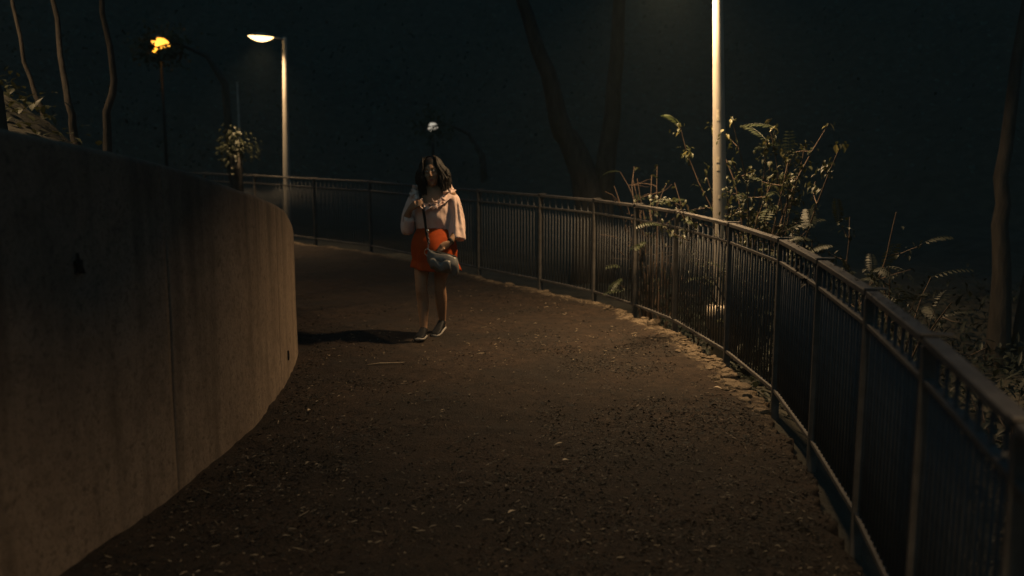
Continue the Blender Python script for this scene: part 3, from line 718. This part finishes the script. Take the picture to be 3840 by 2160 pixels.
# hands: palm and five separate bent fingers
def hand(wrist, fwd, palm_n, thumb_side, curl):
    w = Vector(wrist); f = Vector(fwd).normalized(); n = Vector(palm_n); n = (n - f*n.dot(f)).normalized(); s = f.cross(n)*thumb_side
    limb(B, [w - f*.02, w + f*.03, w + f*.078], [(.024, .018), (.036, .015), (.036, .012)] if abs(s.dot(Vector((0,0,1)))) < 2 else .03, 10)
    for j, (off, ln) in enumerate(((.027, .062), (.009, .070), (-.009, .066), (-.026, .052))):
        p = w + f*.072 + s*off; d = f.copy(); pts = [p - f*.015]
        for k, seg in enumerate((.42, .33, .25)):
            d = (d + n*curl*(.55+.35*k)).normalized(); pts.append(pts[-1] + d*(ln*seg + (.015 if k == 0 else 0)))
        B.tube(pts, [.0095, .0088, .0080, .0066], 8)
    p = w + f*.018 + s*.026; d = (s*.75 + f*.75 + n*.25).normalized()
    B.tube([p - d*.01, p + d*.028, p + d*.028 + (f*.8 + n*.5).normalized()*.026, p + d*.028 + (f*.7 + n*.8).normalized()*.046], [.012, .0105, .0095, .0075], 8)
hand((-.160, -.158, 1.192), (.62, -.35, .42), (.3, .8, -.5), 1, .55)
hand((.178, -.135, .878), (-.72, -.45, -.42), (.1, .75, -.5), -1, .35)
link('body', remeshed(B, 'body', .005, 3), M['skin'], person)
for sx in (-1, 1):
    e = MB().ball(hp(sx*.030, -.074, .012), (.0135, .010, .0085), 12, 8, HR).build('eye', M['eye'], person, True)
    MB().ball(hp(sx*.030, -.0815, .012), (.0062, .004, .0062), 10, 6, HR).build('iris', M['iris'], e, True)
    limb_b = MB(); limb_b.tube([hp(sx*.014, -.086, .033), hp(sx*.030, -.085, .039), hp(sx*.047, -.074, .034)], [.003, .0035, .002], 5); limb_b.build('eyebrow', M['hair'], person, True)
lp_ = MB(); lp_.tube([hp(-.022, -.080, -.064), hp(-.008, -.090, -.060), hp(0, -.0905, -.062), hp(.008, -.090, -.060), hp(.022, -.080, -.064)], [.002, .0055, .005, .0055, .002], 6)
lp_.tube([hp(-.020, -.080, -.067), hp(0, -.0895, -.072), hp(.020, -.080, -.067)], [.002, .006, .002], 6); lp_.build('lips', M['lip'], person, True)

# hair: cap plus wavy locks falling to the shoulders
r = random.Random(91); hb = MB()
hb.ball(hp(0, .022, .040), (.088, .098, .098), 20, 14, HR)
hb.ball(hp(0, .055, -.03), (.082, .060, .10), 16, 12, HR)
for i in range(950):
    az = r.uniform(-2.35, 2.35) if i % 4 else r.choice((-1, 1))*r.uniform(1.7, 2.45)   # 0 = back of the head
    zr = .03 + .115*math.sqrt(r.random()); ze = r.uniform(-.20, -.10) - (.03 if az > 0 else 0); n = 12; P = []; ph = r.random()*6.28; am = r.uniform(.007, .020); dr = r.gauss(0, .18); vol = r.uniform(.95, 1.12)
    for k in range(n+1):
        u = k/n; z = zr + (ze-zr)*u; top = max(0.0, 1-((z-.03)/.122)**2) if z > .03 else 1.0
        pr = .100*math.sqrt(top)+.004 if z > .03 else .110 + .024*math.sin(min(1, (.03-z)/.14)*math.pi*.8) - .05*max(0, (-.09-z))
        a_ = az + dr*u + .05*math.sin(ph*2+z*20); w = am*math.sin(ph + z*44)*(min(1, u*2))
        rr_ = (pr*vol + w); x = math.sin(a_)*rr_*(.92 if z > .03 else .98); y = .022 + math.cos(a_)*rr_*(1.02 if z > .0 else .9)
        if y < -.01 and abs(x) < .062: x = math.copysign(.062, az)
        P.append(hp(x + (.012*u if az > 0 else .004*u), y, z))
    hb.tube(P, [.0040*(1 - .7*(k/n)**2)+.0008 for k in range(n+1)], 4, cap=False)
for i in range(0):                                       # loose strands off the crown, blown to the viewer's right
    az = r.uniform(-1.9, 2.4); P = [hp(math.sin(az)*.07, .02+math.cos(az)*.07, .105)]; d = Vector((math.sin(az)+.45, math.cos(az)*.5, .55)).normalized()
    for k in range(8):
        d = (d + Vector((r.gauss(.03, .14), r.gauss(0, .14), -.22))).normalized(); P.append(P[-1] + d*.024)
    hb.tube(P, [.0022*(1-.8*k/8)+.0004 for k in range(9)], 3, cap=False)
hb.build('hair', M['hair'], person, True)

# blouse: loose body and wide gathered sleeves
C = MB()
limb(C, [(0,.005,.985),(0,.0,1.05),(0,-.012,1.17),(0,-.002,1.27),(0,.012,1.335)], [(.146,.112),(.160,.122),(.168,.135),(.165,.112),(.130,.072)], 22)
limb(C, [(.130,.012,1.320),(.190,.020,1.24),(.216,.022,1.10),(.224,.005,.985),(.224,-.022,.905)], [(.052,.056),(.060,.064),(.066,.070),(.074,.076),(.082,.076)], 20)
limb(C, [(-.130,.012,1.320),(-.188,.02,1.24),(-.228,.02,1.10),(-.242,.005,1.005),(-.222,-.05,1.01),(-.190,-.11,1.10)], [(.052,.056),(.058,.062),(.064,.066),(.062,.064),(.060,.060),(.044,.046)], 20)
def folds(co):
    x, y, z = co[:,0], co[:,1], co[:,2]; sl = np.clip((np.abs(x)-.15)/.05, 0, 1)
    an = np.arctan2(y-.01, np.where(x > 0, x-.215, x+.23))
    f1 = np.sin(an*7 + z*5)*.006*sl*np.clip((1.33-z)/.15, 0, 1)
    f2 = vnoise(np.c_[x*14+z*9, y*14, z*7])*.007 + vnoise(np.c_[x*30, y*30+z*20, z*14])*.003
    g = np.sin(np.arctan2(y, x)*24)*.004*np.clip((1.03-z)/.05, 0, 1)*(1-sl)
    return f1 + f2 + g
bme = remeshed(C, 'blouse', .007, 5, folds)
bm_ = bmesh.new(); bm_.from_mesh(bme)                    # cut the wide neck opening
def in_neck(c):
    sa = max(0, min(1, -(c.y-.012)/.14)); return (c.x/.130)**2 + ((c.y-.012)/(.150 if c.y < .012 else .085))**2 < 1 and c.z > 1.352-.140*sa**1.2-.01
bmesh.ops.delete(bm_, geom=[f for f in bm_.faces if in_neck(f.calc_center_median())], context='FACES'); bm_.to_mesh(bme); bm_.free()
link('blouse', bme, M['blouse'], person)
# ruffled neckline, two tiers
def ruffle(off, wd, amp, waves, ph, name):
    mb = MB(); n = 220; rows = 6; rg = []
    for i in range(n+1):
        a = 2*math.pi*i/n; ca, sa = math.cos(a), math.sin(a)          # sa<0 is the front
        cx = ca*(.142+off*.6); cy = .012 + sa*((.148 if sa < 0 else .080)+off)
        cz = 1.368 - .140*max(0, -sa)**1.2 - off*.9
        w = math.sin(a*waves + ph + .8*math.sin(a*5)); w2 = math.sin(a*waves*1.7 + 1.3*ph)
        rr = []
        for j in range(rows):
            u = j/(rows-1); k = amp*u*(w+.35*w2)
            out = Vector((ca, sa*.9, -.55)).normalized()
            p = Vector((cx, cy, cz)) + out*(wd*u) + Vector((-sa, ca, 0))*(k*.8) + Vector((ca*.5, sa*.5, .8))*(k*.75)
            rr.append(tuple(p))
        rg.append(rr)
    mb.rings(rg, cap=False, close=False); o = mb.build(name, M['blouse'], person, True)
    return o
ruffle(.018, .050, .030, 13, 1.7, 'collar_ruffle')
rr2 = random.Random(17); mb = MB()                     # gathered frill: cupped loops of cloth standing along the neckline
for tier, (no, off) in enumerate(((26, .000), (24, .016))):
    for i in range(no):
        a = 2*math.pi*(i+.5*tier+rr2.uniform(-.25, .25))/no; ca, sa = math.cos(a), math.sin(a)
        p = (ca*(.142+off*.6), .012+sa*((.148 if sa < 0 else .080)+off), 1.372-.140*max(0, -sa)**1.2-off*1.5)
        ovate(mb, p, (ca+rr2.gauss(0, .25), sa*.9+rr2.gauss(0, .25), -.35+rr2.gauss(0, .45)), (rr2.gauss(0, .5), rr2.gauss(0, .5), 1), rr2.uniform(.045, .065), rr2.uniform(.045, .065), rr2.choice((-.9, .9, .7)), rr2.uniform(-.3, .5))
o = mb.build('collar_ruffle', M['blouse'], person, True); o.modifiers.new('thickness', 'SOLIDIFY').thickness = .004
# hem cord of the blouse, skirt with folds
rg = []
for j in range(26):
    u = j/25; z = 1.035 - u*.395; fl = u**1.2
    rx = .126+.085*fl+.040*math.sin(math.pi*min(1, u*1.25)); ry = .098+.100*fl+.050*math.sin(math.pi*min(1, u*1.2))
    row = []
    for k in range(72):
        a = 2*math.pi*k/72; f = 1 + (.045*math.sin(a*9+.6) + .03*math.sin(a*5+2+u*2))*fl + (.008*math.sin(u*55+a*2) if u < .35 else 0)
        row.append((.008*u + rx*f*math.cos(a) + .018*fl*max(0, math.cos(a-.2)), .008 + ry*f*math.sin(a) - .02*fl*max(0, -math.sin(a)), z + .012*math.sin(a*2+1)*fl))
    rg.append(row)
sk = MB().rings(rg, cap=False).build('skirt', M['skirt'], person, True)
sd = sk.modifiers.new('thickness', 'SOLIDIFY'); sd.thickness = .003
MB().tube([(.130*math.cos(a), .003+.102*math.sin(a), 1.03+.004*math.sin(a*3)) for a in [2*math.pi*k/40 for k in range(41)]], .008, 6, cap=False).build('waistband', M['skirt'], person, True)
tl = MB(); tl.rings([[(.175+.075*u+sx*(.014+.008*u), -.02-.02*u+sx*.01, .80-.18*u) for sx in (-1, 1)] + [(.175+.075*u+sx*(.014+.008*u), -.008-.02*u+sx*.01, .80-.18*u) for sx in (1, -1)] for u in [k/8 for k in range(9)]])
tl.build('skirt_sash', M['skirt'], person, True)
# shoes
def shoe(heel, yaw, pitch):
    R3 = Matrix.Rotation(yaw, 3, 'Z') @ Matrix.Rotation(pitch, 3, 'X'); h = Vector(heel)
    def tr(p): return tuple(h + R3 @ Vector(p))
    secs = [(.030,.026,.012,.085),(.010,.034,.012,.105),(-.03,.035,.012,.100),(-.08,.038,.012,.075),(-.13,.043,.012,.058),(-.18,.040,.013,.045),(-.215,.026,.015,.034)]
    def shell(z0f, z1f, grow):
        rg = []
        for y, w, z0, z1 in secs:
            a, b = z0f(z0, z1), z1f(z0, z1); row = []
            for k in range(14):
                an = 2*math.pi*k/14; cx, cz = math.cos(an), math.sin(an)
                row.append(tr(((w+grow)*math.copysign(abs(cx)**.6, cx), y*(1.03 if grow else 1), (a+b)/2+(b-a)/2*math.copysign(abs(cz)**.7, cz))))
            rg.append(row)
        return MB().rings(rg)
    o = shell(lambda a, b: a+.006, lambda a, b: b, 0).build('shoe', M['shoe'], person, True)
    shell(lambda a, b: a-.010, lambda a, b: a+.014, .003).build('sole', M['sole'], o, True)
shoe((-.070, -.115, .004), .06, math.radians(-4)); shoe((.036, .168, .028), -.10, math.radians(9))
# wristwatch
wa = Vector((.196, -.108, .898)); wd_ = Vector((-.5, -.62, -.5)).normalized(); u = wd_.orthogonal().normalized(); w2 = wd_.cross(u)
wb = MB().tube([wa + (u*math.cos(a)+w2*math.sin(a))*.029 for a in [2*math.pi*k/20 for k in range(21)]], [(.011, .004)]*21, 8, cap=False).build('wristwatch', M['strap'], person, True)
MB().ball(wa + Vector((-.008, -.022, .016)), (.018, .010, .018), 12, 8).build('watch_face', M['strap'], wb, True)

# the grey bag she carries, its strap and key chain
TH = math.radians(-10)
bag = tag(empty('bag', (PER[0]+.13*math.cos(TH)+.185*math.sin(TH), PER[1]+.13*math.sin(TH)-.185*math.cos(TH), .70), TH), 'grey nylon pouch bag hanging at the walking person\'s front', 'bag')
rg = []
for j in range(15):
    u = j/14; z = .095 - .175*u
    rx = .128*(1 - .10*u**3) + .02*math.sin(math.pi*u); ry = .020 + .042*math.sin(math.pi*min(1, .15+.8*u)); ce = -.012*u
    rg.append([(ce + .03*u + rx*math.copysign(abs(math.cos(a))**.8, math.cos(a)) + .0, .0 + ry*math.sin(a) + .006*math.sin(a*6+u*9), z - .030*math.cos(a) + .006*math.sin(a*4+u*7)) for a in [2*math.pi*k/30 for k in range(30)]])
MB().rings(rg, cap=True).build('pouch', M['bagm'], bag, True)
MB().tube([(.129*math.cos(a), .022*math.sin(a)-.001, .097-.030*math.cos(a)) for a in [2*math.pi*k/30 for k in range(31)]], .006, 6, cap=False).build('rim', M['strap'], bag, True)
fl = MB(); fl.rings([[(-.10+.19*(k/10)+.01*u, -.058-.012*math.sin(math.pi*u)+.005*math.sin(k*1.3), .045-.085*u+.016*math.sin(k*.9)-.02*(k/10)) for k in range(11)] for u in [j/5 for j in range(6)]], cap=False, close=False)
fo_ = fl.build('flap', M['bagm'], bag, True); fo_.modifiers.new('thickness', 'SOLIDIFY').thickness = .004
MB().tube(catmull([(-.100, .01, .10), (-.135, .00, .25), (-.150, -.005, .38), (-.170, .0, .50), (-.205, .06, .58), (-.245, .17, .655), (-.215, .27, .62)], 22), [(.013, .0035)]*22, 8).build('strap', M['strap'], bag, True)
ch = MB()
for k in range(9):
    c = Vector((-.118-.004*math.sin(k), -.022, .285-k*.017)); tw = k % 2
    ch.tube([c + Vector(((.007 if not tw else 0)*math.cos(a), (.007 if tw else 0)*math.cos(a), .011*math.sin(a))) for a in [2*math.pi*q/10 for q in range(11)]], .0026, 5, cap=False)
kc = ch.build('key_chain', M['chrome'], bag, True)
MB().tube([(-.128+.026*math.cos(a), -.026, .105+.030*math.sin(a)) for a in [2*math.pi*q/20 for q in range(21)]], .0032, 6, cap=False).build('ring', M['chrome'], kc, True)
MB().ball((-.122, -.026, .295), (.014, .008, .016), 10, 8).build('clasp', M['chrome'], kc, True)

# ------------------------------------------------------------------ haze added to lift the blacks
hz = MB().box((-1, 14, 18), (330, 300, 44)).mesh('haze'); hm = bpy.data.materials.new('dark_lift_haze'); hm.use_nodes = True; nt = hm.node_tree; nt.nodes.clear()
pv = nt.nodes.new('ShaderNodeVolumePrincipled'); pv.inputs['Color'].default_value = (.70, .92, 1.0, 1); pv.inputs['Density'].default_value = .0010; pv.inputs['Anisotropy'].default_value = .2  # added bluish volume that raises the dark background
ou = nt.nodes.new('ShaderNodeOutputMaterial'); nt.links.new(pv.outputs[0], ou.inputs['Volume'])
USE_HAZE = True
if USE_HAZE: tag(link('haze', hz, hm), 'thin bluish haze added to lift the dark tones', 'haze', kind='stuff')
